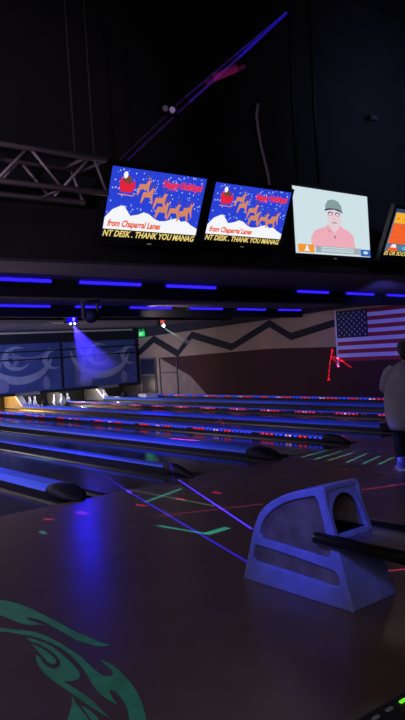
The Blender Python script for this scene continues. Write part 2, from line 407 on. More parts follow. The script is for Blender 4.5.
def led_mat(name, pattern):
    m = bpy.data.materials.new(name); m.use_nodes = True; nt = m.node_tree; nt.nodes.clear()
    tc = nt.nodes.new('ShaderNodeTexCoord'); se = nt.nodes.new('ShaderNodeSeparateXYZ'); nt.links.new(tc.outputs['Object'], se.inputs[0])
    def mm(op, a, b=None):
        n = nt.nodes.new('ShaderNodeMath'); n.operation = op
        for i, v in enumerate((a, b)):
            if v is None: continue
            if isinstance(v, (int, float)): n.inputs[i].default_value = v
            else: nt.links.new(v, n.inputs[i])
        return n.outputs[0]
    period, stops, dots = pattern
    fr = mm('FRACT', mm('MULTIPLY', se.outputs[1], 1 / period))
    rp = nt.nodes.new('ShaderNodeValToRGB'); rp.color_ramp.interpolation = 'CONSTANT'
    els = rp.color_ramp.elements
    els[0].position = stops[0][0]; els[0].color = (*stops[0][1], 1)
    els[1].position = stops[1][0]; els[1].color = (*stops[1][1], 1)
    for p, c in stops[2:]: e = els.new(p); e.color = (*c, 1)
    nt.links.new(fr, rp.inputs[0])
    dd = mm('GREATER_THAN', mm('FRACT', mm('MULTIPLY', se.outputs[1], dots)), .35)
    e = nt.nodes.new('ShaderNodeEmission'); nt.links.new(rp.outputs[0], e.inputs[0]); nt.links.new(mm('MULTIPLY', dd, 1.5), e.inputs[1])
    o = nt.nodes.new('ShaderNodeOutputMaterial'); nt.links.new(e.outputs[0], o.inputs[0]); return m
K0 = (.004, .002, .02); RR = (.75, .02, .03); BB = (.03, .05, .9); WW = (.8, .35, .5); CC = (.1, .5, .7)
leds = {4: led_mat('led_blue_red', (1.9, [(0, BB), (.30, RR), (.42, BB), (.5, WW), (.56, BB), (.7, RR), (.9, K0)], 9)),
        6: led_mat('led_red', (1.15, [(0, RR), (.26, WW), (.34, RR), (.55, K0), (.80, (.12, .01, .06)), (.9, K0)], 9)),
        8: led_mat('led_mixed', (1.7, [(0, BB), (.2, RR), (.5, WW), (.6, BB), (.8, RR)], 7))}
dl = {1: 'wide black lane divider with bright blue top, its blunt nose nearest the camera',
      2: 'narrow black lane divider with thin blue top edge, second from the camera',
      3: 'wide blue topped lane divider ending just left of the green dashes on the floor',
      4: 'narrow lane divider with blue and red light strip ending near the green dashes',
      5: 'wide blue topped lane divider reaching the person, between the two red light strips',
      6: 'narrow lane divider with the brightest strip of red dash lights',
      7: 'wide blue topped lane divider, second from the mural wall',
      8: 'narrow lane divider with thin red and blue lights at the foot of the mural wall'}
def divider(i):
    x = XK[i]; wd = hw(i); tip = {1: 6.92, 2: 6.95, 3: 6.95, 4: 7.25}.get(i, 7.0); wide = i % 2 == 1
    t = thing('lane_divider', dl[i], 'lane divider', (x, tip, 0), 'dividers between the bowling lanes')
    b = MB(); hb = .075 if wide else .09
    b.prism([(-wd + .004, -.11), (wd - .004, -.11), (wd - .004, hb), (-wd + .004, hb)], lambda u, v, s: Vector((x + u, s, v)), 7.45, Y1 - .9, m_dark); b.build('base', t)
    c = MB()
    if wide: pr = [(-wd, .07), (-wd + .02, .105), (-wd + .08, .135), (wd - .08, .135), (wd - .02, .105), (wd, .07)]
    else: pr = [(-wd, .088), (-wd + .008, .115), (-.02, .122), (.02, .122), (wd - .008, .115), (wd, .088)]
    c.prism(pr, lambda u, v, s: Vector((x + u, s, v)), 7.5, Y1 - .9, m_cap); c.build('top_cover', t)
    # blunt black nose that slopes to a pointed toe
    n = MB(); st = [(7.52, .97, .145), (7.40, .99, .15), (7.25, .97, .13), (7.12, .85, .085), (7.02, .5, .04), (tip, .08, .012)]
    V = []; Fc = []; q = 8
    for yy, sx, hh in st:
        yy = 7.52 + (yy - 7.52) * (7.52 - tip) / (7.52 - tip) if yy != tip else tip
        for k in range(q + 1):
            a = PI * k / q; ca, sa = math.cos(a), math.sin(a)
            V.append((x + wd * sx * math.copysign(abs(ca) ** .6, ca), yy, hh * abs(sa) ** .6))
    for a in range(len(st) - 1):
        for k in range(q): Fc.append((a * (q + 1) + k, a * (q + 1) + k + 1, (a + 1) * (q + 1) + k + 1, (a + 1) * (q + 1) + k))
    for a in range(len(st) - 1): Fc.append((a * (q + 1), (a + 1) * (q + 1), (a + 1) * (q + 1) + q, a * (q + 1) + q))
    Fc.append(tuple(range(q + 1)))
    n.add(V, Fc, m_black, True); n.build('nose', t)
    if i in leds:
        l = MB(); l.box(x - wd - .010, x - wd + .002, 7.5, Y1 - 1.0, .066, .086, leds[i]); l.build('light_strip', t)
for i in range(1, 9): divider(i)

# ------------------------------------------------------------------ pin end
def kick(i, lab):
    x = XK[i]; wide = i % 2 == 1; th = .10 if wide else .045
    t = thing('pin_deck_partition', lab, 'partition', (x, 22.0, 0), 'partitions between the pin decks')
    MB().prism([(21.95, .0), (23.5, .0), (23.5, .445), (22.65, .445)], lambda u, v, s: Vector((x + s, u, v)), -th, th, mat('partition_grey', (.16, .15, .14), .6, noise=.2, nscale=4)).build('plate', t)
    if wide: MB().prism([(21.9, 0), (21.97, 0), (22.66, .45), (22.50, .45)], lambda u, v, s: Vector((x + s, u, v)), -th - .01, th + .01, m_white).build('front_edge', t)
kick(4, 'grey pin deck partition at the left edge of the pin decks'); kick(5, 'white edged sloping partition at the left of the standing pins')
kick(6, 'thin grey partition right of the standing pins'); kick(7, 'white edged sloping partition beside the single pin')
point('pin_light_orange', (9.3, 22.9, .30), (1.0, .55, .12), 120); point('pin_light_mid', (11.0, 22.30, .38), (1, .9, .75), 42)
point('pin_light_far', (12.6, 22.30, .38), (1, .92, .8), 34); point('pin_light_corner', (14.1, 22.30, .38), (1, .8, .65), 26)
p = thing('bowling_pin', 'white bowling pin immediately right of the left sloping partition', 'bowling pin', (10.75, 22.0, 0), 'standing bowling pins')
prof = [(.026, 0), (.036, .02), (.050, .07), (.0600, .115), (.056, .17), (.040, .22), (.025, .26), (.0235, .28), (.030, .32), (.032, .345), (.024, .37), (.006, .381)]
prof = [(r * 1.15, z * 1.05) for r, z in prof]
MB().lathe(prof, (10.75, 22.0, 0), m_pin).build('body', p)
MB().lathe([(.0285, .272), (.0285, .282), (.0275, .290)], (10.75, 22.0, 0), m_pinred).build('neck_band', p)
for (px, py), lab in [((35, 404), 'second standing bowling pin from the left'), ((55, 403), 'bowling pin just right of the dark round cover'),
                      ((62, 402), 'bowling pin between two others right of the dark cover'), ((68, 402), 'rightmost pin of the three right of the dark cover'),
                      ((104.5, 398), 'lone white bowling pin beside the far sloping partition')]:
    q = onY(px, py, 22.1); dup(p, (q.x, 22.1, 0), lab)
q = onY(31.5, 404, 22.0); p.location = (q.x, 22.12, 0)
# masking panels
m_mask = mat('mask_blue', (.060, .088, .22), .7, noise=.25, nscale=1.2); m_swirl = mat('mask_swirl', (.33, .34, .40), .7, noise=.2, nscale=2); m_swirl2 = mat('mask_swirl_pale', (.20, .22, .34), .7)
def arc_band(cx, cz, r, w0, w1, a0, a1, n=18, sq=.8):
    o = []; i_ = []
    for k in range(n + 1):
        f = k / n; a = math.radians(a0 + (a1 - a0) * f); wv = w0 + (w1 - w0) * math.sin(PI * f)
        o.append((cx + (r + wv / 2) * math.cos(a), cz + (r + wv / 2) * sq * math.sin(a))); i_.append((cx + (r - wv / 2) * math.cos(a), cz + (r - wv / 2) * sq * math.sin(a)))
    return o + i_[::-1]
def mask(x0, x1, lab, ph):
    t = thing('masking_panel', lab, 'masking panel', ((x0 + x1) / 2, 22.3, .5), 'blue masking panels above the pins')
    mb = MB(); mb.box(x0, x1, 22.30, 22.36, .55, 2.25, m_mask); fn = lambda u, v, s: Vector((u, 22.30 - s, v))
    W = x1 - x0
    def clipx(poly): return [(min(x1, max(x0, u)), min(2.24, max(.59, v))) for u, v in poly]
    A = lambda *a, **k: clipx(arc_band(*a, **k))
    mb.flat(A(x0 + W * .50, 1.95, 1.25, .05, .34, 185, 345), fn, .004, m_swirl)
    mb.flat(A(x0 + W * .48, 1.72, .46, .02, .22, 60, 330), fn, .006, m_swirl)
    mb.flat(A(x0 + W * .40, 1.62, .20, .02, .16, -140, 150), fn, .008, m_swirl2)
    mb.flat(A(x0 + W * .92, 1.62, .40, .02, .20, 70, 290), fn, .006, m_swirl)
    mb.flat(A(x0 + W * .10, 1.60, .55, .02, .16, -80, 90), fn, .006, m_swirl2)
    mb.flat(A(x0 + W * .62, 2.35, .85, .02, .16, 200, 335), fn, .008, m_swirl2)
    mb.flat(clipx([(x0 + W * .28 + .26 * math.cos(2 * PI * k / 20), .78 + .28 * math.sin(2 * PI * k / 20)) for k in range(20)]), fn, .010, m_swirl2)
    mb.flat(clipx([(x0 + W * .80 + .14 * math.cos(2 * PI * k / 20), .80 + .24 * math.sin(2 * PI * k / 20)) for k in range(20)]), fn, .010, m_swirl2)
    mb.build('panel', t)
    b = MB(); b.box(x0, x1, 22.24, 22.36, .45, .55, m_black); b.build('bottom_rail', t)
    MB().box(x0 + W * .42, x0 + W * .70, 22.225, 22.245, .44, .545, mat('grey_cover', (.22, .2, .19), .6)).build('lamp_cover', t)
    MB().box(x1 - .05, x1, 22.26, 22.30, .58, 2.2, m_baffle).build('edge_trim', t)
mask(5.45, 8.62, 'blue swirl masking panel mostly outside the left edge', 0)
mask(8.66, 11.84, 'blue swirl masking panel at the left edge, above the standing pins', 0); mask(11.88, 15.06, 'blue swirl masking panel in the corner, under the blue beam', 1)
for z, lab in ((1.95, 'upper thin black cable strung across the blue panels'), (1.68, 'lower thin black cable strung across the blue panels')):
    mb = MB(); mb.tube([(7.5, 22.22, z), (11, 22.22, z - .02), (15.14, 22.22, z + .03)], .022, m_black, 6); tag(mb.build('strung_cable'), lab, 'cable')
# pin camera covers on the dividers
def cover(px, i, lab):
    x = XK[i]; d_ = ray(px, 404); y = d_.y * x / d_.x
    t = thing('pin_camera_cover', lab, 'camera cover', (x, y, .13), 'dark covers on the lane dividers')
    MB().ellipsoid((x, y, .245), (.10, .13, .09), m_black).build('housing', t); MB().box(x - .12, x + .12, y - .15, y + .15, .14, .17, m_black).build('base_plate', t)
cover(45, 5, 'dark rounded cover on the divider in front of the standing pins'); cover(125, 7, 'dark rounded cover on the divider near the corner door')
t = thing('low_white_block', 'low white block on the floor in front of the corner door', 'block', (14.6, 21.3, 0))
MB().box(14.42, 14.92, 20.9, 21.4, .0, .13, m_white).build('block_body', t, bevel=.01); MB().box(14.40, 14.94, 20.88, 21.42, .13, .15, m_white).build('lid', t)

# ------------------------------------------------------------------ UV light bars
def bar(Rw, xa, xb, lab):
    a, b = Rw; ang = math.atan(b); xc = (xa + xb) / 2; yc = a + b * xc; L_ = (xb - xa) / math.cos(ang)
    t = thing('uv_light_bar', lab, 'light bar', (xc, yc, 2.60), 'violet light bars under the ceiling')
    rot = Matrix.Rotation(ang, 3, 'Z'); pv = (xc, yc, 2.6)
    MB().box(xc - L_ / 2 - .04, xc + L_ / 2 + .04, yc + .0, yc + .06, 2.555, 2.62, m_dark, rot, pv).build('housing', t)
    mb = MB(); e = Vector((math.cos(ang), math.sin(ang), 0)); n_ = Vector((-math.sin(ang), math.cos(ang), 0))
    c0 = Vector((xc, yc, 2.597)) - n_ * .03
    mb.tube([c0 - e * L_ / 2, c0 + e * L_ / 2], .021, m_tube, 8); mb.build('tube', t)
r1 = [(2.6, 4.17), (4.63, 5.70), (6.23, 7.32), (9.63, 10.67), (11.38, 12.48), (13.12, 14.3)]
r2 = [(4.0, 6.1), (6.72, 7.34), (8.17, 9.45), (10.1, 11.3), (11.93, 13.15), (13.8, 14.95)]
nm = ['leftmost', 'second from left', 'third from left', 'fourth from left', 'fifth from left', 'rightmost']
for (a, b), n_ in zip(r1, nm): bar(R1, a, b, 'violet light bar, %s in the nearer ceiling row' % n_)
for (a, b), n_ in zip(r2, nm): bar(R2, a, b, 'violet light bar, %s in the farther ceiling row' % n_)

# ------------------------------------------------------------------ stage lights
def moving_head(loc, lab, lens_col, s, aimv, mlens=None, size=1.0):
    t = thing('stage_light', lab, 'stage light', loc); x, y, z = loc; k = size
    MB().box(x - .11 * k, x + .11 * k, y - .10 * k, y + .10 * k, z - .02, 2.63, m_black).build('base', t, bevel=.015)
    for sx in (-1, 1): MB().box(x + sx * .12 * k - .015, x + sx * .12 * k + .015, y - .04, y + .04, z - .24 * k, z, m_black).build('yoke_arm', t)
    av = Vector(aimv).normalized(); hc = Vector((x, y, z - .20 * k))
    MB().ellipsoid(hc, (.105 * k, .12 * k, .11 * k), m_black).build('head', t)
    if mlens:
        lm = MB(); lm.ellipsoid(hc + av * .10 * k, (.045 * k,) * 3, mlens, 12, 8); lm.build('lens', t)
moving_head((5.95, 10.1, 2.52), 'black stage light silhouette hanging between the violet bars, unlit', None, 0, (0, 0, -1), None, 1.15)
m_lensb = glow('lens_blue', (.0006, .0003, 1.0), 1100); m_dot = glow('lens_white', (.9, .92, 1.0), 6); m_lensg = glow('lens_pale', (.85, 1, .9), 8); m_redglow = glow('red_indicator', (.8, .12, .10), .8)
B = Vector((8.02, 14.44, 2.45))
t = thing('effect_light', 'small twin lens effect light throwing the blue beam', 'stage light', B)
MB().box(B.x - .16, B.x + .12, B.y, B.y + .14, 2.42, 2.63, m_black).build('housing', t)
e1 = Vector((.77, -.63, 0))
for s_ in (-.055, .045): MB().ellipsoid(B + e1 * s_ + Vector((-.02, -.03, -.04)), (.024,) * 3, m_dot, 10, 8).build('lens', t)
MB().ellipsoid(B + Vector((0, -.04, .06)), (.03, .02, .05), m_lensb, 10, 8).build('glow_lens', t)
bd = (RGT * .42 - UPV * .90 + FWD * .25).normalized()
spot('blue_beam', B + Vector((0, 0, -.06)), B + bd * 3, (.035, .02, 1.0), 480, 44, .3, .01)
G = Vector((12.49, 16.99, 2.45))
t = thing('beam_light', 'small effect light with red indicator throwing a thin pale beam', 'stage light', G)
MB().box(G.x - .09, G.x + .09, G.y + .02, G.y + .16, 2.42, 2.63, m_black).build('housing', t)
MB().ellipsoid(G + Vector((0, -.02, -.02)), (.045,) * 3, m_lensg, 10, 8).build('lens', t)
MB().box(G.x - .08, G.x + .06, G.y - .0, G.y + .02, 2.50, 2.60, m_redglow).build('indicator', t)
Gt = onX(198, 348, WX)
spot('pale_beam', G + Vector((.0, -.02, -.09)), Gt, (.6, 1.0, .8), 800, 3.0, .4, .005)
# smoke cones shaped to the two beams, added so they show
def smoke(name, lab, a, d_, ln, half, dens):
    hz = bpy.data.materials.new('smoke'); hz.use_nodes = True; nt = hz.node_tree; nt.nodes.clear()
    vs = nt.nodes.new('ShaderNodeVolumeScatter'); vs.inputs['Density'].default_value = dens; vs.inputs['Color'].default_value = (.95, .95, 1, 1)
    oo = nt.nodes.new('ShaderNodeOutputMaterial'); nt.links.new(vs.outputs[0], oo.inputs['Volume'])
    try: hz.cycles.volume_sampling = 'EQUIANGULAR'
    except Exception: pass
    r0 = .02; r1 = ln * math.tan(math.radians(half))
    o = MB().tube([a, a + d_ * ln], [r0, r1], hz, 24).build(name); o['kind'] = 'stuff'; return tag(o, lab, 'haze')
smoke('haze', 'wide beam-shaped cone of haze below the twin lens effect light', B + bd * .03 + Vector((0, 0, -.06)), bd, 1.3, 25, .55)
gd = (Gt - G - Vector((0, -.02, -.09))).normalized()
smoke('haze', 'thin pale beam-shaped streak of smoke below the red indicator light', G + gd * .08 + Vector((0, -.02, -.09)), gd, 2.4, 2.0, 1.6)
# exit sign
ep = Vector((WX - .16, 21.8, 2.40))
t = thing('exit_sign', 'small glowing green exit sign in the corner above the mural', 'sign', ep)
MB().box(ep.x - .02, ep.x + .02, ep.y - .17, ep.y + .17, 2.28, 2.47, glow('exit_green', (.01, .70, .17), 1.0)).build('sign_face', t)
for s_ in (-.1, .1): MB().lathe([(.03, 2.47), (.04, 2.53), (.03, 2.56)], (ep.x, ep.y + s_, 0), glow('exit_lamp', (.02, .25, .08), .8), 8).build('emergency_lamp', t)
MB().box(ep.x, WX - .01, ep.y - .02, ep.y + .02, 2.36, 2.40, m_black).build('bracket', t)
tv_, tf_ = text_mesh('EXIT', .14, .004, 0, .26)
MB().add([(ep.x - .024, ep.y + .13 - u, 2.325 + v) for u, v in tv_], tf_, glow('exit_letters', (.55, 1, .6), .9)).build('lettering', t)

# ------------------------------------------------------------------ flag
m_fr = mat('flag_red', (.35, .02, .04), .8); m_fw = mat('flag_white', (.72, .72, .80), .8); m_fb = mat('flag_blue', (.010, .012, .045), .8); m_fs = mat('flag_star', (.35, .35, .42), .8)
tl, bl = onX(336, 311.5, WX - .03), onX(336, 361.5, WX - .03)
yL = tl.y; zT = tl.z; zB = bl.z; FL = (zT - zB) * 1.9; ffn = lambda y, z, t_: Vector((WX - .02 - t_, y, z))
t = thing('flag', 'stars and stripes flag hanging flat on the mural wall', 'flag', (WX - .03, yL, zB))
mb = MB(); nseg = 24
sh = (zT - zB) / 13
def wav(y, z): return .008 * math.sin(y * 4 + z)
for k in range(13):
    z1 = zT - k * sh; z0 = z1 - sh
    for j in range(nseg):
        ya, yb = yL - FL * j / nseg, yL - FL * (j + 1) / nseg
        mb.add([ffn(ya, z0, .01 + wav(ya, z0)), ffn(yb, z0, .01 + wav(yb, z0)), ffn(yb, z1, .01 + wav(yb, z1)), ffn(ya, z1, .01 + wav(ya, z1))], [(0, 1, 2, 3)], m_fr if k % 2 == 0 else m_fw)
uw = FL * .40; uh = sh * 7
mb.flat([(yL, zT), (yL - uw, zT), (yL - uw, zT - uh), (yL, zT - uh)], ffn, .022, m_fb)
for r_ in range(9):
    n_ = 6 if r_ % 2 == 0 else 5
    for c_ in range(n_):
        cy = yL - uw * ((c_ * 2 + 1 + (r_ % 2)) / 12); cz = zT - uh * (r_ + 1) / 10
        st = []
        for k in range(10):
            rad = .042 if k % 2 == 0 else .018; an = PI / 2 + k * PI / 5; st.append((cy + rad * math.cos(an), cz + rad * math.sin(an)))
        mb.flat(st, ffn, .026, m_fs)
mb.build('cloth', t)
MB().box(WX - .045, WX - .01, yL, yL + .05, zB - .16, zT + .02, m_fw).build('hoist_band', t)

# ------------------------------------------------------------------ televisions
S_ = {k: glow('screen_' + k, srgb(*v), 1.0) for k, v in dict(blue=(42, 66, 212), snow=(245, 246, 250), red=(226, 36, 62), orange=(232, 88, 40), deer=(214, 136, 96), brown=(120, 70, 50), yellow=(240, 214, 120),
     black=(22, 18, 20), flake=(190, 205, 250), pale=(206, 226, 232), pink=(238, 172, 186), face=(228, 206, 214), cap=(132, 160, 158), brim=(52, 60, 74), collar=(150, 90, 110), banner=(160, 170, 182), boxo=(244, 150, 50), boxb=(50, 100, 190), amber=(246, 178, 48), tangerine=(244, 100, 44),
     slate=(92, 118, 142), navy=(48, 66, 96), cyan=(90, 180, 205), pinky=(240, 90, 150)).items()}
S_['black'] = glow('screen_black', srgb(20, 16, 18), 1.0)
def tv(xl, w_, lab, ht, y_b, z_b, tilt, content, bez=.045, grp='televisions hanging in a row'):
    t = thing('television', lab, 'television', (xl + w_ / 2, y_b, z_b), grp)
    ca, sa = math.cos(tilt), math.sin(tilt)
    def fn(u, v, d_):  # u,v in metres on the screen, d_ towards the viewer
        return Vector((xl + u, y_b - v * sa - d_ * ca, z_b + v * ca - d_ * sa))
    cs = MB(); cs.prism([(-bez, -bez * 1.9), (w_ + bez, -bez * 1.9), (w_ + bez, ht + bez), (-bez, ht + bez)], fn, -.07, .012, m_dark)
    # recess lip keeps the glass slightly behind the rim
    cs.build('casing', t, bevel=.008)
    sc_ = MB(); content(sc_, fn, w_, ht); sc_.build('screen', t)
    lg = MB(); lg.prism([(w_ / 2 - .03, -.055), (w_ / 2 + .03, -.055), (w_ / 2 + .03, -.043), (w_ / 2 - .03, -.043)], fn, .012, .014, mat('badge_grey', (.5, .5, .5), .4, emit=(.5, .5, .55), es=.15)); lg.build('badge', t)
    m_ = MB(); c0 = fn(w_ / 2, ht * .5, -.07); m_.tube([c0, Vector((c0.x, 6.5, c0.z))], .05, m_black, 8)
    m_.box(c0.x - .15, c0.x + .15, 6.47, 6.5, c0.z - .15, c0.z + .15, m_black); m_.build('wall_mount', t)
    return t
def addtext(sc_, fn, body, u, v, size, m, lay, offset=.0, shear=.0, width=None):
    tv2, tf2 = text_mesh(body, size, offset, shear, width)
    sc_.add([fn(u + a, v + b, lay) for a, b in tv2], tf2, m)
def ell(cx, cy, rx, ry, n=14, rot=0):
    return [(cx + rx * math.cos(2 * PI * k / n) * math.cos(rot) - ry * math.sin(2 * PI * k / n) * math.sin(rot), cy + rx * math.cos(2 * PI * k / n) * math.sin(rot) + ry * math.sin(2 * PI * k / n) * math.cos(rot)) for k in range(n)]
def holiday(sc_, fn, W, Hh):
    P = lambda pts: [(u * W, v * Hh) for u, v in pts]; rnd = random.Random(3); l0 = .0135
    sc_.flat(P([(0, 0), (1, 0), (1, 1), (0, 1)]), fn, l0, S_['blue'])
    for k in range(150):
        u, v = rnd.uniform(.01, .99), rnd.uniform(.25, .99); r = rnd.choice([.005, .007, .009])
        sc_.flat(ell(u * W, v * Hh, r, r, 6), fn, l0 + .0006, S_['flake'])
    sc_.flat(P([(0, .11), (0, .28), (.06, .40), (.12, .45), (.17, .47), (.21, .40), (.25, .33), (.33, .36), (.38, .40), (.44, .38), (.50, .32), (.56, .29), (.63, .30), (.70, .34), (.76, .36), (.80, .31), (.86, .33), (.92, .27), (1, .22), (1, .11)]), fn, l0 + .0012, S_['snow'])
    # red sleigh with a sack
    sc_.flat(P([(.10, .68), (.125, .66), (.22, .66), (.25, .74), (.235, .84), (.215, .80), (.19, .78), (.13, .80), (.105, .88), (.09, .80)]), fn, l0 + .0018, S_['red'])
    sc_.flat(P([(.09, .62), (.24, .61), (.27, .66), (.262, .66), (.235, .625), (.09, .635)]), fn, l0 + .0018, S_['deer'])
    sc_.flat(ell(.165 * W, .82 * Hh, .045 * W, .075 * Hh), fn, l0 + .0015, S_['brown'])
    sc_.flat(ell(.14 * W, .90 * Hh, .022 * W, .05 * Hh), fn, l0 + .0016, S_['snow'])
    for u, v, s in [(.34, .77, 1), (.39, .66, 1), (.53, .60, 1.05), (.57, .47, 1.1), (.70, .47, 1), (.81, .44, 1), (.85, .50, .9)]:
        D = lambda pts: [((u + a * .072 * s) * W, (v + b * .10 * s) * Hh) for a, b in pts]
        sc_.flat(D([(-.8, -.3), (-.7, .3), (.2, .35), (.5, 1.0), (1.0, .9), (.75, .55), (.7, -.2), (.9, -1.3), (.7, -1.3), (.4, -.4), (-.4, -.4), (-.7, -1.3), (-.9, -1.3)]), fn, l0 + .0020, S_['deer'])
        sc_.flat(D([(.5, 1.0), (.3, 1.7), (.2, 1.65), (.42, 1.0)]), fn, l0 + .0020, S_['brown']); sc_.flat(D([(.65, 1.0), (.9, 1.7), (.8, 1.72), (.56, 1.0)]), fn, l0 + .0020, S_['brown'])
    addtext(sc_, fn, 'Happy Holidays!', .53 * W, .80 * Hh, .105 * Hh * 1.3, S_['pinky'], l0 + .0022, .007, .15, .44 * W)
    addtext(sc_, fn, 'Happy Holidays!', .53 * W, .80 * Hh, .105 * Hh * 1.3, S_['red'], l0 + .0026, .004, .15, .44 * W)
    addtext(sc_, fn, 'from Chaparral Lanes', .035 * W, .165 * Hh, .105 * Hh * 1.25, S_['orange'], l0 + .0026, .0035, .25, .55 * W)
    sc_.flat(P([(0, 0), (1, 0), (1, .12), (0, .12)]), fn, l0 + .0030, S_['black'])
    addtext(sc_, fn, 'NT DESK . THANK YOU MANAG', .005 * W, .018 * Hh, .095 * Hh * 1.3, S_['yellow'], l0 + .0036, .0025, .22, .985 * W)
def news(sc_, fn, W, Hh):
    P = lambda pts: [(u * W, v * Hh) for u, v in pts]; l0 = .0135
    sc_.flat(P([(0, 0), (1, 0), (1, 1), (0, 1)]), fn, l0, S_['pale'])
    sc_.flat(P([(.20, .10), (.20, .26), (.25, .36), (.34, .41), (.42, .45), (.60, .45), (.70, .40), (.77, .32), (.79, .10)]), fn, l0 + .0006, S_['pink'])
    sc_.flat(P([(.43, .45), (.51, .34), (.60, .45), (.60, .55), (.44, .55)]), fn, l0 + .0012, S_['face'])
    sc_.flat(P([(.40, .46), (.43, .47), (.51, .345), (.49, .30), (.455, .37)]), fn, l0 + .0016, S_['pink']); sc_.flat(P([(.62, .46), (.595, .47), (.515, .345), (.53, .30), (.58, .37)]), fn, l0 + .0016, S_['pink'])
    sc_.flat(P([(.40, .40), (.455, .37), (.45, .36)]), fn, l0 + .002, S_['brim']); sc_.flat(P([(.50, .30), (.52, .30), (.515, .25)]), fn, l0 + .002, S_['brim'])
    sc_.flat(ell(.515 * W, .60 * Hh, .098 * W, .17 * Hh, 20), fn, l0 + .0018, S_['face'])
    sc_.flat(P([(.40, .70), (.405, .78), (.44, .85), (.51, .875), (.58, .85), (.62, .78), (.625, .69), (.60, .705), (.52, .72), (.45, .715)]), fn, l0 + .0022, S_['cap'])
    sc_.flat(P([(.39, .675), (.40, .71), (.46, .73), (.56, .73), (.625, .70), (.632, .665), (.60, .69), (.52, .715), (.44, .70)]), fn, l0 + .0026, S_['brim'])
    for cx in (.467, .563): 
        sc_.flat(ell(cx * W, .645 * Hh, .034 * W, .032 * Hh, 14), fn, l0 + .0024, S_['brim']); sc_.flat(ell(cx * W, .640 * Hh, .026 * W, .022 * Hh, 14), fn, l0 + .0027, S_['face'])
    sc_.flat(P([(.48, .515), (.55, .515), (.545, .50), (.485, .50)]), fn, l0 + .0026, S_['collar']); sc_.flat(P([(.51, .62), (.525, .55), (.50, .553)]), fn, l0 + .0024, S_['pink'])
    sc_.flat(P([(.25, .03), (.86, .03), (.86, .13), (.25, .13)]), fn, l0 + .003, S_['banner'])
    for v in (.105, .075, .05): sc_.flat(P([(.32, v), (.76, v), (.76, v + .014), (.32, v + .014)]), fn, l0 + .0035, S_['pale'])
    sc_.flat(P([(.03, .02), (.23, .02), (.23, .14), (.03, .14)]), fn, l0 + .003, S_['boxo']); sc_.flat(P([(.86, .01), (1, .01), (1, .12), (.86, .12)]), fn, l0 + .003, S_['boxb'])
    sc_.flat(P([(.10, .04), (.18, .04), (.155, .075), (.155, .12), (.125, .12), (.125, .075)]), fn, l0 + .0035, S_['snow']); sc_.flat(ell(.93 * W, .07 * Hh, .035 * W, .025 * Hh), fn, l0 + .0035, S_['pale'])
def board(sc_, fn, W, Hh):
    P = lambda pts: [(u * W, v * Hh) for u, v in pts]; l0 = .0135
    sc_.flat(P([(0, 0), (1, 0), (1, 1), (0, 1)]), fn, l0, S_['slate']); sc_.flat(P([(0, .93), (1, .93), (1, 1), (0, 1)]), fn, l0 + .0006, S_['navy'])
    sc_.flat(P([(.02, .70), (.97, .70), (.97, .92), (.02, .92)]), fn, l0 + .0006, S_['amber']); sc_.flat(P([(.02, .27), (.97, .27), (.97, .69), (.02, .69)]), fn, l0 + .0006, S_['tangerine'])
    for k in range(4):
        for j in range(7):
            if (k + j) % 3: sc_.flat(P([(.05 + .13 * j, .30 + .10 * k), (.12 + .13 * j, .30 + .10 * k), (.12 + .13 * j, .325 + .10 * k), (.05 + .13 * j, .325 + .10 * k)]), fn, l0 + .0010, S_['orange'])
    for j in range(7): sc_.flat(P([(.06 + .13 * j, .78), (.10 + .13 * j, .78), (.10 + .13 * j, .81), (.06 + .13 * j, .81)]), fn, l0 + .0010, S_['orange'])
    sc_.flat(P([(.28, .97), (.7, .97), (.7, .98), (.28, .98)]), fn, l0 + .001, S_['snow'])
    sc_.flat(P([(.04, .10), (.26, .10), (.19, .25), (.11, .25)]), fn, l0 + .0010, S_['tangerine']); sc_.flat(P([(.09, .18), (.21, .18), (.18, .25), (.12, .25)]), fn, l0 + .0014, S_['snow'])
    sc_.flat(ell(.5 * W, .18 * Hh, .18 * W, .06 * Hh, 18), fn, l0 + .0010, S_['cyan'])
    sc_.flat(P([(0, 0), (1, 0), (1, .10), (0, .10)]), fn, l0 + .0018, S_['black'])
    addtext(sc_, fn, 'ES OR SOCKS', .005 * W, .015 * Hh, .085 * Hh * 1.3, S_['yellow'], l0 + .0024, .002, .2, .5 * W)
TT = math.atan2(.30, .665)
tv(3.89, 1.245, 'television at the left of the row, snowy holiday picture, beside the truss', .735, 6.30, 2.866, TT, holiday)
tv(5.29, 1.25, 'television second from left, same snowy holiday picture, beside the pale screen', .68, 6.30, 2.905, TT, holiday)
tv(6.99, 1.62, 'larger pale television showing a man in a cap and pink shirt', .905, 6.42, 2.842, 0.0, news, .03)
tv(8.76, 1.25, 'television cut by the right edge, orange and yellow schedule board', .70, 6.30, 2.872, TT, board, .06)

# ------------------------------------------------------------------ truss
t = thing('lighting_truss', 'grey metal box truss hanging at the upper left', 'truss', (3.5, 5.6, 3.03))
ya, yb, zb_, zt_ = 5.58, 6.02, 3.10, 3.445
for y_, z_ in ((ya, zt_), (yb, zt_ - .0), (ya, zb_ + .03), (yb, zb_ + .03)): MB().tube([(-1.5, y_, z_), (3.55, y_, z_)], .028, m_metal, 10).build('chord', t)
for j in range(-3, 7):
    x_ = 3.385 - .62 * j
    if j < 0: continue
    for y_, o_ in ((ya, 0.0), (yb, .12)):
        MB().tube([(x_ + o_, y_, zt_), (x_ - .31 + o_, y_, zb_ + .03)], .013, m_metal, 8).build('web', t)
        MB().tube([(x_ - .31 + o_, y_, zb_ + .03), (x_ - .60 + o_, y_, zt_)], .013, m_metal, 8).build('web', t)
    MB().tube([(x_ - .31, ya, zb_ + .03), (x_ - .31, yb, zb_ + .03)], .012, m_metal, 8).build('cross_web', t)
for y_ in (ya, yb): MB().tube([(3.42, y_, zt_), (3.54, y_, zb_ + .03)], .013, m_metal, 8).build('web', t)
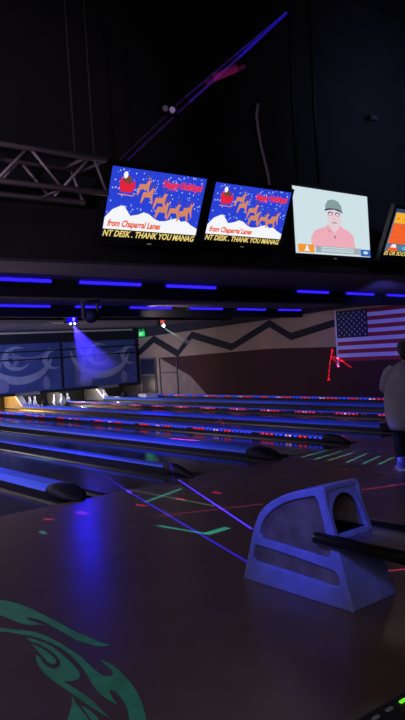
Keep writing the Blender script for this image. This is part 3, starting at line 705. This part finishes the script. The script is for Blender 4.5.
for px in (75, 94):
    q = onY(px, 155, 5.8); MB().tube([(q.x, 5.8, zt_), (q.x - .02, 5.8, 6.7)], .010, m_wire, 6).build('suspension_cable', t)
    MB().tube([(q.x, ya, zt_), (q.x, yb, zt_)], .015, m_metal, 8).build('hanger_bar', t)
# loose cable and small fixtures high on the black wall
cp = [(258, 104), (256.5, 115), (258, 128), (261, 146), (265, 162), (269, 180), (270, 196)]
tag(MB().tube([onY(x, y, 6.47) for x, y in cp], .018, mat('pale_cable', (.5, .45, .6), .5), 8).build('hanging_cable'), 'loose wavy cable hanging above the middle televisions', 'cable')
for px, y0_, lab in ((297, 140, 'thin dark conduit on the black wall above the pale screen, left one'), (318, 138, 'thin dark conduit on the black wall above the pale screen, right one')):
    q = onY(px, 165, 6.48); tag(MB().tube([(q.x, 6.48, 3.85), (q.x, 6.48, 6.7)], .014, m_dark, 6).build('conduit'), lab, 'conduit')
q = onY(170, 109, 6.4)
t = thing('wall_spotlight', 'tiny twin spotlight glinting high on the black wall', 'spotlight', (q.x, 6.5, q.z))
MB().box(q.x - .12, q.x + .12, 6.42, 6.5, q.z - .05, q.z + .05, m_black).build('housing', t)
for s_, g_ in ((-.06, .10), (.04, .35)): MB().ellipsoid((q.x + s_, 6.41, q.z), (.035,) * 3, glow('spot_lens', (.45, .3, .6), g_), 10, 8).build('lens', t)
q = onY(374, 117, 6.4)
t = thing('wall_fixture', 'dim small fixture high on the black wall at the right', 'fixture', (q.x, 6.5, q.z))
MB().box(q.x - .09, q.x + .09, 6.40, 6.5, q.z - .03, q.z + .03, mat('fixture_grey', (.05, .05, .06), .5)).build('housing', t); MB().ellipsoid((q.x - .05, 6.4, q.z - .03), (.03,) * 3, m_wire, 10, 8).build('lens', t)

# ------------------------------------------------------------------ ball return
XA, XB = 3.22, 3.655
tap = lambda x, z: x - max(0.0, (x - 3.30)) / .355 * .105 * max(0.0, z) / .72
t = thing('ball_return', 'blue lit plastic ball return hood with black rails, on the approach floor', 'ball return', (3.41, 3.1, 0))
side = [(3.62, 0), (3.545, .20), (3.508, .31), (3.475, .39), (3.43, .47), (3.375, .525), (3.30, .575), (3.21, .62), (3.12, .655), (2.99, .69), (2.86, .722), (2.835, .722), (2.797, .453), (2.728, .21), (2.665, 0)]
up_in = [(3.405, .318), (3.428, .345), (3.41, .40), (3.36, .47), (3.29, .525), (3.19, .58), (3.08, .62), (2.96, .652), (2.915, .662), (2.893, .645), (2.86, .52), (2.812, .33), (2.825, .300), (2.86, .293)]
lo_in = [(3.49, .245), (3.47, .262), (3.41, .262), (3.10, .245), (2.80, .222), (2.765, .205), (2.752, .165), (2.765, .135), (2.82, .128), (3.20, .142), (3.485, .150), (3.505, .165)]
for x_, sg in ((XA + .012, 1), (XB - .012, -1)):
    sp_ = shape_with_holes(side, [up_in, lo_in], .006, .008, (lambda xx: (lambda u, v, s: Vector((tap(xx + s, v), u, v))))(x_), m_hood, 'side_panel', t)
    xi = x_ + sg * .008
    MB().prism([(a, b) for a, b in up_in], lambda u, v, s: Vector((tap(s, v), u, v)), xi, xi + sg * .006, m_inset).build('inset_panel', sp_)
    MB().prism([(a, b) for a, b in lo_in], lambda u, v, s: Vector((tap(s, v), u, v)), xi, xi + sg * .006, m_inset).build('lower_inset', sp_)
# top cover swept along the back and top of the profile
tc_ = MB(); pr = smooth_poly(side[:12], 0); V = []; Fc = []
inn = []
for i, (y_, z_) in enumerate(pr):
    a = Vector(pr[max(0, i - 1)]); b = Vector(pr[min(len(pr) - 1, i + 1)]); tg = (b - a).normalized(); nn = Vector((tg.y, -tg.x)); inn.append((y_ - nn.x * .02 if False else y_ + (-1 if nn.x > 0 else -1) * abs(nn.x) * .02, z_ - abs(nn.y) * .02))
for i, ((y_, z_), (yi, zi)) in enumerate(zip(pr, inn)):
    V += [(XA + .012, y_ + .004, z_ + .004), (tap(XB - .012, z_), y_ + .004, z_ + .004), (tap(XB - .012, zi), yi, zi), (XA + .012, yi, zi)]
for i in range(len(pr) - 1):
    for k in range(4): Fc.append((i * 4 + k, i * 4 + (k + 1) % 4, (i + 1) * 4 + (k + 1) % 4, (i + 1) * 4 + k))
Fc += [(0, 1, 2, 3), tuple((len(pr) - 1) * 4 + k for k in (3, 2, 1, 0))]
tc_.add(V, Fc, m_hood, False); tc_.build('top_cover', t)
fy = lambda v: 2.665 + (.190 * v / .722 if v < .722 else .19)
ffr = lambda u, v, s: Vector((tap(XA + u, v), fy(v) - s + .008, v))
W_ = XB - XA
arch = [(.045, .435), (.040, .53)] + [(.205 - .165 * math.cos(a), .545 + .118 * math.sin(a)) for a in [PI * k / 10 for k in range(1, 10)]] + [(.372, .53), (.375, .435)]
shape_with_holes([(0.004, 0), (W_ - .004, 0), (W_ - .004, .722), (.004, .722)], [arch], .005, .008, ffr, m_hood, 'front_panel', t)
MB().box(XA + .03, XB - .03, 2.93, 3.10, .40, .66, m_black).build('inner_shroud', t) if False else None
MB().prism([(2.80, .40), (3.35, .40), (3.25, .55), (2.95, .655), (2.93, .655), (3.12, .50), (3.2, .43), (2.80, .43)], lambda u, v, s: Vector((tap(s, v), u, v)), XA + .03, XB - .03, mat('throat_black', (.002, .002, .003), .9, spec=.1)).build('throat', t)
for x_ in (XA - .030, XB - .005):
    r_ = MB(); r_.tube([(x_, 2.915, .415), (x_, 2.90, .415), (x_, 2.88, .415), (x_, 1.35, .405)], [.018, .034, .038, .038], m_rail, 14); r_.build('rail', t)
tr = MB(); nx = 12; pts = []
for k in range(nx + 1):
    u = k / nx; pts.append((XA + .005 + u * (W_ + .01), .425 - .022 * math.sin(PI * u) + (.012 if .42 < u < .58 else 0)))
tr.prism(pts + [(XB + .015, .385), (XA + .005, .385)], lambda u, v, s: Vector((u, s, v)), 1.40, 2.86, m_tray); tr.build('ball_tray', t)
MB().box(XA + .08, XB - .08, 1.45, 1.62, 0, .39, m_hood).build('support_post', t, bevel=.01)
MB().box(XA - .05, XB + .065, 1.33, 1.40, .36, .46, m_rail).build('end_stop', t, bevel=.02)

# ------------------------------------------------------------------ green floor design
m_green = mat('emblem_green', (.06, .62, .36), .6, noise=.2, nscale=8)  # flat green shapes laid just above the floor
c3 = lambda x, y: (x / 4.5, 590 + y / 4.5); c4 = lambda x, y: (70 + x / 4.5, 590 + y / 4.5)
def off(p_): return onZ(*p_)
A_ = [c3(-60, 30), c3(0, 45), c3(60, 55), c3(130, 80), c3(200, 115), c3(280, 155), c3(340, 190), c3(405, 215), c4(130, 235), c4(182, 250), c4(130, 255), c4(90, 246), c4(40, 228), c3(350, 228), c3(300, 200), c3(250, 172), c3(200, 143), c3(150, 126), c3(112, 122), c3(130, 138), c3(195, 157), c3(120, 158), c3(80, 145), c3(40, 130), c3(0, 112), c3(-60, 95)]
B_ = [c3(-60, 168), c3(0, 170), c3(60, 180), c3(130, 183), c3(200, 203), c3(260, 233), c3(320, 273), c4(40, 292), c4(80, 332), c4(120, 370), c4(155, 390), c4(190, 388), c4(197, 370), c4(165, 342), c4(132, 312), c4(190, 335), c4(240, 380), c4(290, 440), c4(322, 500), c4(345, 585), c4(352, 650), c4(265, 650), c4(268, 585), c4(258, 530), c4(235, 490), c4(205, 455), c4(180, 450), c4(175, 462), c4(215, 518), c4(150, 482), c4(110, 442), c4(85, 395), c3(365, 340), c3(310, 285), c3(255, 250), c3(205, 228), c3(150, 208), c3(90, 200), c3(30, 188), c3(-60, 190)]
C_ = [c3(115, 212), c3(165, 226), c3(220, 246), c3(270, 282), c3(320, 327), c3(355, 366), c3(362, 390), c3(345, 408), c3(285, 412), c3(350, 452), c3(405, 488), c4(130, 530), c4(175, 575), c4(90, 525), c3(360, 492), c3(300, 450), c3(250, 416), c3(200, 377), c3(168, 332), c3(158, 292), c3(178, 300), c3(190, 325), c3(215, 347), c3(245, 357), c3(268, 347), c3(274, 325), c3(258, 300), c3(226, 272), c3(180, 246), c3(140, 232)]
D_ = [c3(140, 243), c3(180, 258), c3(220, 284), c3(247, 308), c3(256, 328), c3(240, 337), c3(215, 326), c3(192, 300), c3(165, 268)]
E_ = [c3(325, 475), c3(322, 530), c3(300, 590), c3(300, 650), c4(95, 650), c4(90, 590), c4(50, 540), c4(20, 500)]
F_ = [c4(50, 520), c4(95, 545), c4(135, 590), c4(150, 650), c4(125, 650), c4(100, 590)]
dec = MB()
for pl in (A_, B_, C_, D_, E_, F_):
    pts = [off(p_) for p_ in pl]; pts = smooth_poly([(p_.x, p_.y) for p_ in pts], 2)
    dec.prism(pts, lambda u, v, s: Vector((u, v, s)), .0004, .0016, m_green)
tag(dec.build('floor_emblem'), 'green tribal flame design on the dark floor at lower left', 'floor design')
area('emblem_fill', (-1.2, 1.0, 3.6), (1.4, 3.6, 0), (.9, 1.0, .9), 9, .6, .6)  # added fill to bring out the green floor design

# ------------------------------------------------------------------ console at the lower right
t = thing('scoring_console', 'black console with a row of lit keys at the lower right corner', 'console', (1.7, .65, 0))
MB().box(.55, 2.5, .42, .965, .70, .80, m_black).build('housing', t, bevel=.012)
MB().box(1.35, 1.75, .55, .85, .0, .70, m_black).build('pedestal', t)
for kx, lab, g_ in ((1.18, None, (.05, .05, .06)), (1.228, None, (.06, .06, .07)), (1.278, 'bright green lit key', None), (1.33, None, (.05, .05, .06)), (1.38, None, (.05, .05, .06))):
    mm_ = glow('green_key', srgb(110, 235, 40), 1.0) if lab else mat('grey_key', g_, .4, emit=(.2, .2, .24), es=.12)
    o = MB().box(kx - .010, kx + .010, .927, .934, .80, .804, mm_).build('key', t)
    if lab: o['label'] = lab

# ------------------------------------------------------------------ person on the approach
PX, PY = 7.32, 4.985
t = thing('person', 'person in a loose grey t-shirt and dark trousers standing at the right edge', 'person', (PX, PY, 0))
Vs = {}; Es = []
def jv(n_, x, y, z, r, par=None):
    Vs[n_] = (len(Vs), (PX + x, PY + y, z), r)
    if par: Es.append((Vs[par][0], Vs[n_][0]))
jv('pelvis', 0, -.04, .76, .15); jv('spine', 0, 0, .93, .15, 'pelvis'); jv('chest', 0, .04, 1.12, .15, 'spine'); jv('neck0', 0, .06, 1.28, .075, 'chest'); jv('neck', 0, .075, 1.35, .058, 'neck0')
jv('skull0', 0, .095, 1.41, .078, 'neck'); jv('skull1', 0, .10, 1.47, .092, 'skull0'); jv('skull2', 0, .095, 1.525, .078, 'skull1')
for s_, n_ in ((-1, 'l'), (1, 'r')):
    jv('sh' + n_, s_ * .17, .04, 1.22, .075, 'chest'); jv('ua' + n_, s_ * .24, .06, 1.12, .052, 'sh' + n_); jv('el' + n_, s_ * .275, .10, .955, .042, 'ua' + n_)
    jv('fa' + n_, s_ * .25, .24, .955, .038, 'el' + n_); jv('wr' + n_, s_ * .17, .345, .95, .028, 'fa' + n_); jv('pa' + n_, s_ * .13, .395, .945, .034, 'wr' + n_)
    for k in range(4):
        ox = (k - 1.5) * .018; ln = (.030, .036, .034, .026)[k]
        jv('f%d%sa' % (k, n_), s_ * .13 + ox, .43, .943, .0095, 'pa' + n_); jv('f%d%sb' % (k, n_), s_ * .13 + ox * 1.1, .43 + ln, .930, .0085, 'f%d%sa' % (k, n_)); jv('f%d%sc' % (k, n_), s_ * .13 + ox * 1.1, .44 + ln * 1.3, .90, .0075, 'f%d%sb' % (k, n_))
    jv('t0' + n_, s_ * .13 - s_ * .035, .385, .94, .011, 'pa' + n_); jv('t1' + n_, s_ * .13 - s_ * .052, .415, .927, .009, 't0' + n_)
    jv('hp' + n_, s_ * .10, -.03, .70, .105, 'pelvis'); jv('th' + n_, s_ * .12, .08, .56, .085, 'hp' + n_); jv('kn' + n_, s_ * .13, .15, .42, .062, 'th' + n_)
    jv('cf' + n_, s_ * .13, .06, .30, .060, 'kn' + n_); jv('an' + n_, s_ * .13, -.01, .10, .038, 'cf' + n_); jv('ft' + n_, s_ * .135, .05, .055, .038, 'an' + n_); jv('to' + n_, s_ * .14, .15, .045, .03, 'ft' + n_)
me = bpy.data.meshes.new('body'); org = Vector((PX, PY, 0))
me.from_pydata([Vector(v[1]) - org for v in Vs.values()], Es, []); bo = bpy.data.objects.new('body', me); C.objects.link(bo)
sk = bo.modifiers.new('skin', 'SKIN'); sk.use_smooth_shade = True
for v, d_ in zip(Vs.values(), me.skin_vertices[0].data): d_.radius = (v[2], v[2]); d_.use_root = (v[0] == 0)
sb = bo.modifiers.new('sub', 'SUBSURF'); sb.levels = 1; sb.render_levels = 1
dg = bpy.context.evaluated_depsgraph_get(); bm_ = bpy.data.meshes.new_from_object(bo.evaluated_get(dg))
bpy.data.objects.remove(bo)
pb = MB(); pb.add([Vector(v.co) + org for v in bm_.vertices], [tuple(p_.vertices) for p_ in bm_.polygons], m_skin, True)
pb.ellipsoid((PX, PY + .20, 1.455), (.016, .024, .022), m_skin, 8, 6)
for s_ in (-1, 1): pb.ellipsoid((PX + s_ * .092, PY + .095, 1.455), (.014, .022, .034), m_skin, 8, 6); pb.ellipsoid((PX + s_ * .034, PY + .178, 1.475), (.014, .010, .009), m_white, 8, 6)
pb.ellipsoid((PX, PY + .18, 1.405), (.026, .010, .007), m_fr, 8, 6)
pb.build('body', t)
hr = MB(); hr.ellipsoid((PX, PY + .075, 1.49), (.112, .120, .105), m_hair, 20, 14); hr.ellipsoid((PX, PY + .02, 1.42), (.095, .075, .09), m_hair, 16, 10)
hr.build('hair', t)
def loft(rings, m, name, par, n=24, p=1.0):
    mb = MB(); V = []; Fc = []
    for cx, cy, cz, rx, ry, tz in rings:
        for k in range(n):
            a = 2 * PI * k / n; wob = 1 + .02 * math.sin(5 * a + cz * 9)
            V.append((PX + cx + rx * 1.04 * wob * math.cos(a), PY + cy + ry * 1.04 * wob * math.sin(a), cz + tz * math.sin(a)))
    for i in range(len(rings) - 1):
        for k in range(n): Fc.append((i * n + k, i * n + (k + 1) % n, (i + 1) * n + (k + 1) % n, (i + 1) * n + k))
    mb.add(V, Fc, m, True); o = mb.build(name, par)
    so = o.modifiers.new('solid', 'SOLIDIFY'); so.thickness = .006
    return o
shirt = loft([(0, -.02, .50, .235, .20, 0), (0, -.01, .56, .265, .235, 0), (0, .02, .68, .290, .275, 0), (0, .05, .82, .295, .285, 0), (0, .06, .96, .285, .26, 0), (0, .055, 1.08, .275, .225, 0), (0, .05, 1.18, .262, .185, 0), (0, .05, 1.25, .21, .14, 0), (0, .06, 1.295, .13, .10, 0), (0, .066, 1.325, .082, .078, .01)], m_shirt, 'shirt', t)
for s_ in (-1, 1):
    mb = MB(); mb.tube([(PX + s_ * .15, PY + .04, 1.235), (PX + s_ * .205, PY + .045, 1.18), (PX + s_ * .245, PY + .06, 1.09), (PX + s_ * .262, PY + .075, 1.02), (PX + s_ * .268, PY + .09, .985)], [.085, .098, .092, .085, .078], m_shirt, 16, caps=False); mb.build('sleeve', shirt)
    mb = MB(); mb.tube([(PX + s_ * .095, PY - .03, .72), (PX + s_ * .12, PY + .08, .57), (PX + s_ * .13, PY + .14, .43), (PX + s_ * .132, PY + .06, .30), (PX + s_ * .13, PY - .005, .15)], [.13, .115, .095, .085, .07], m_pants, 16); mb.build('trouser_leg', t)
    sx = PX + s_ * .137; mb = MB()
    mb.ellipsoid((sx, PY + .07, .05), (.052, .145, .05), m_shoe, 16, 10); mb.tube([(sx, PY - .02, .05), (sx - .0, PY - .015, .12), (sx, PY + .0, .17)], [.056, .054, .05], m_shoe, 14)
    sh_ = mb.build('shoe', t); MB().box(sx - .05, sx + .05, PY - .07, PY + .20, .0, .022, m_white).build('sole', sh_)

t.rotation_euler = (0, 0, math.radians(-48))
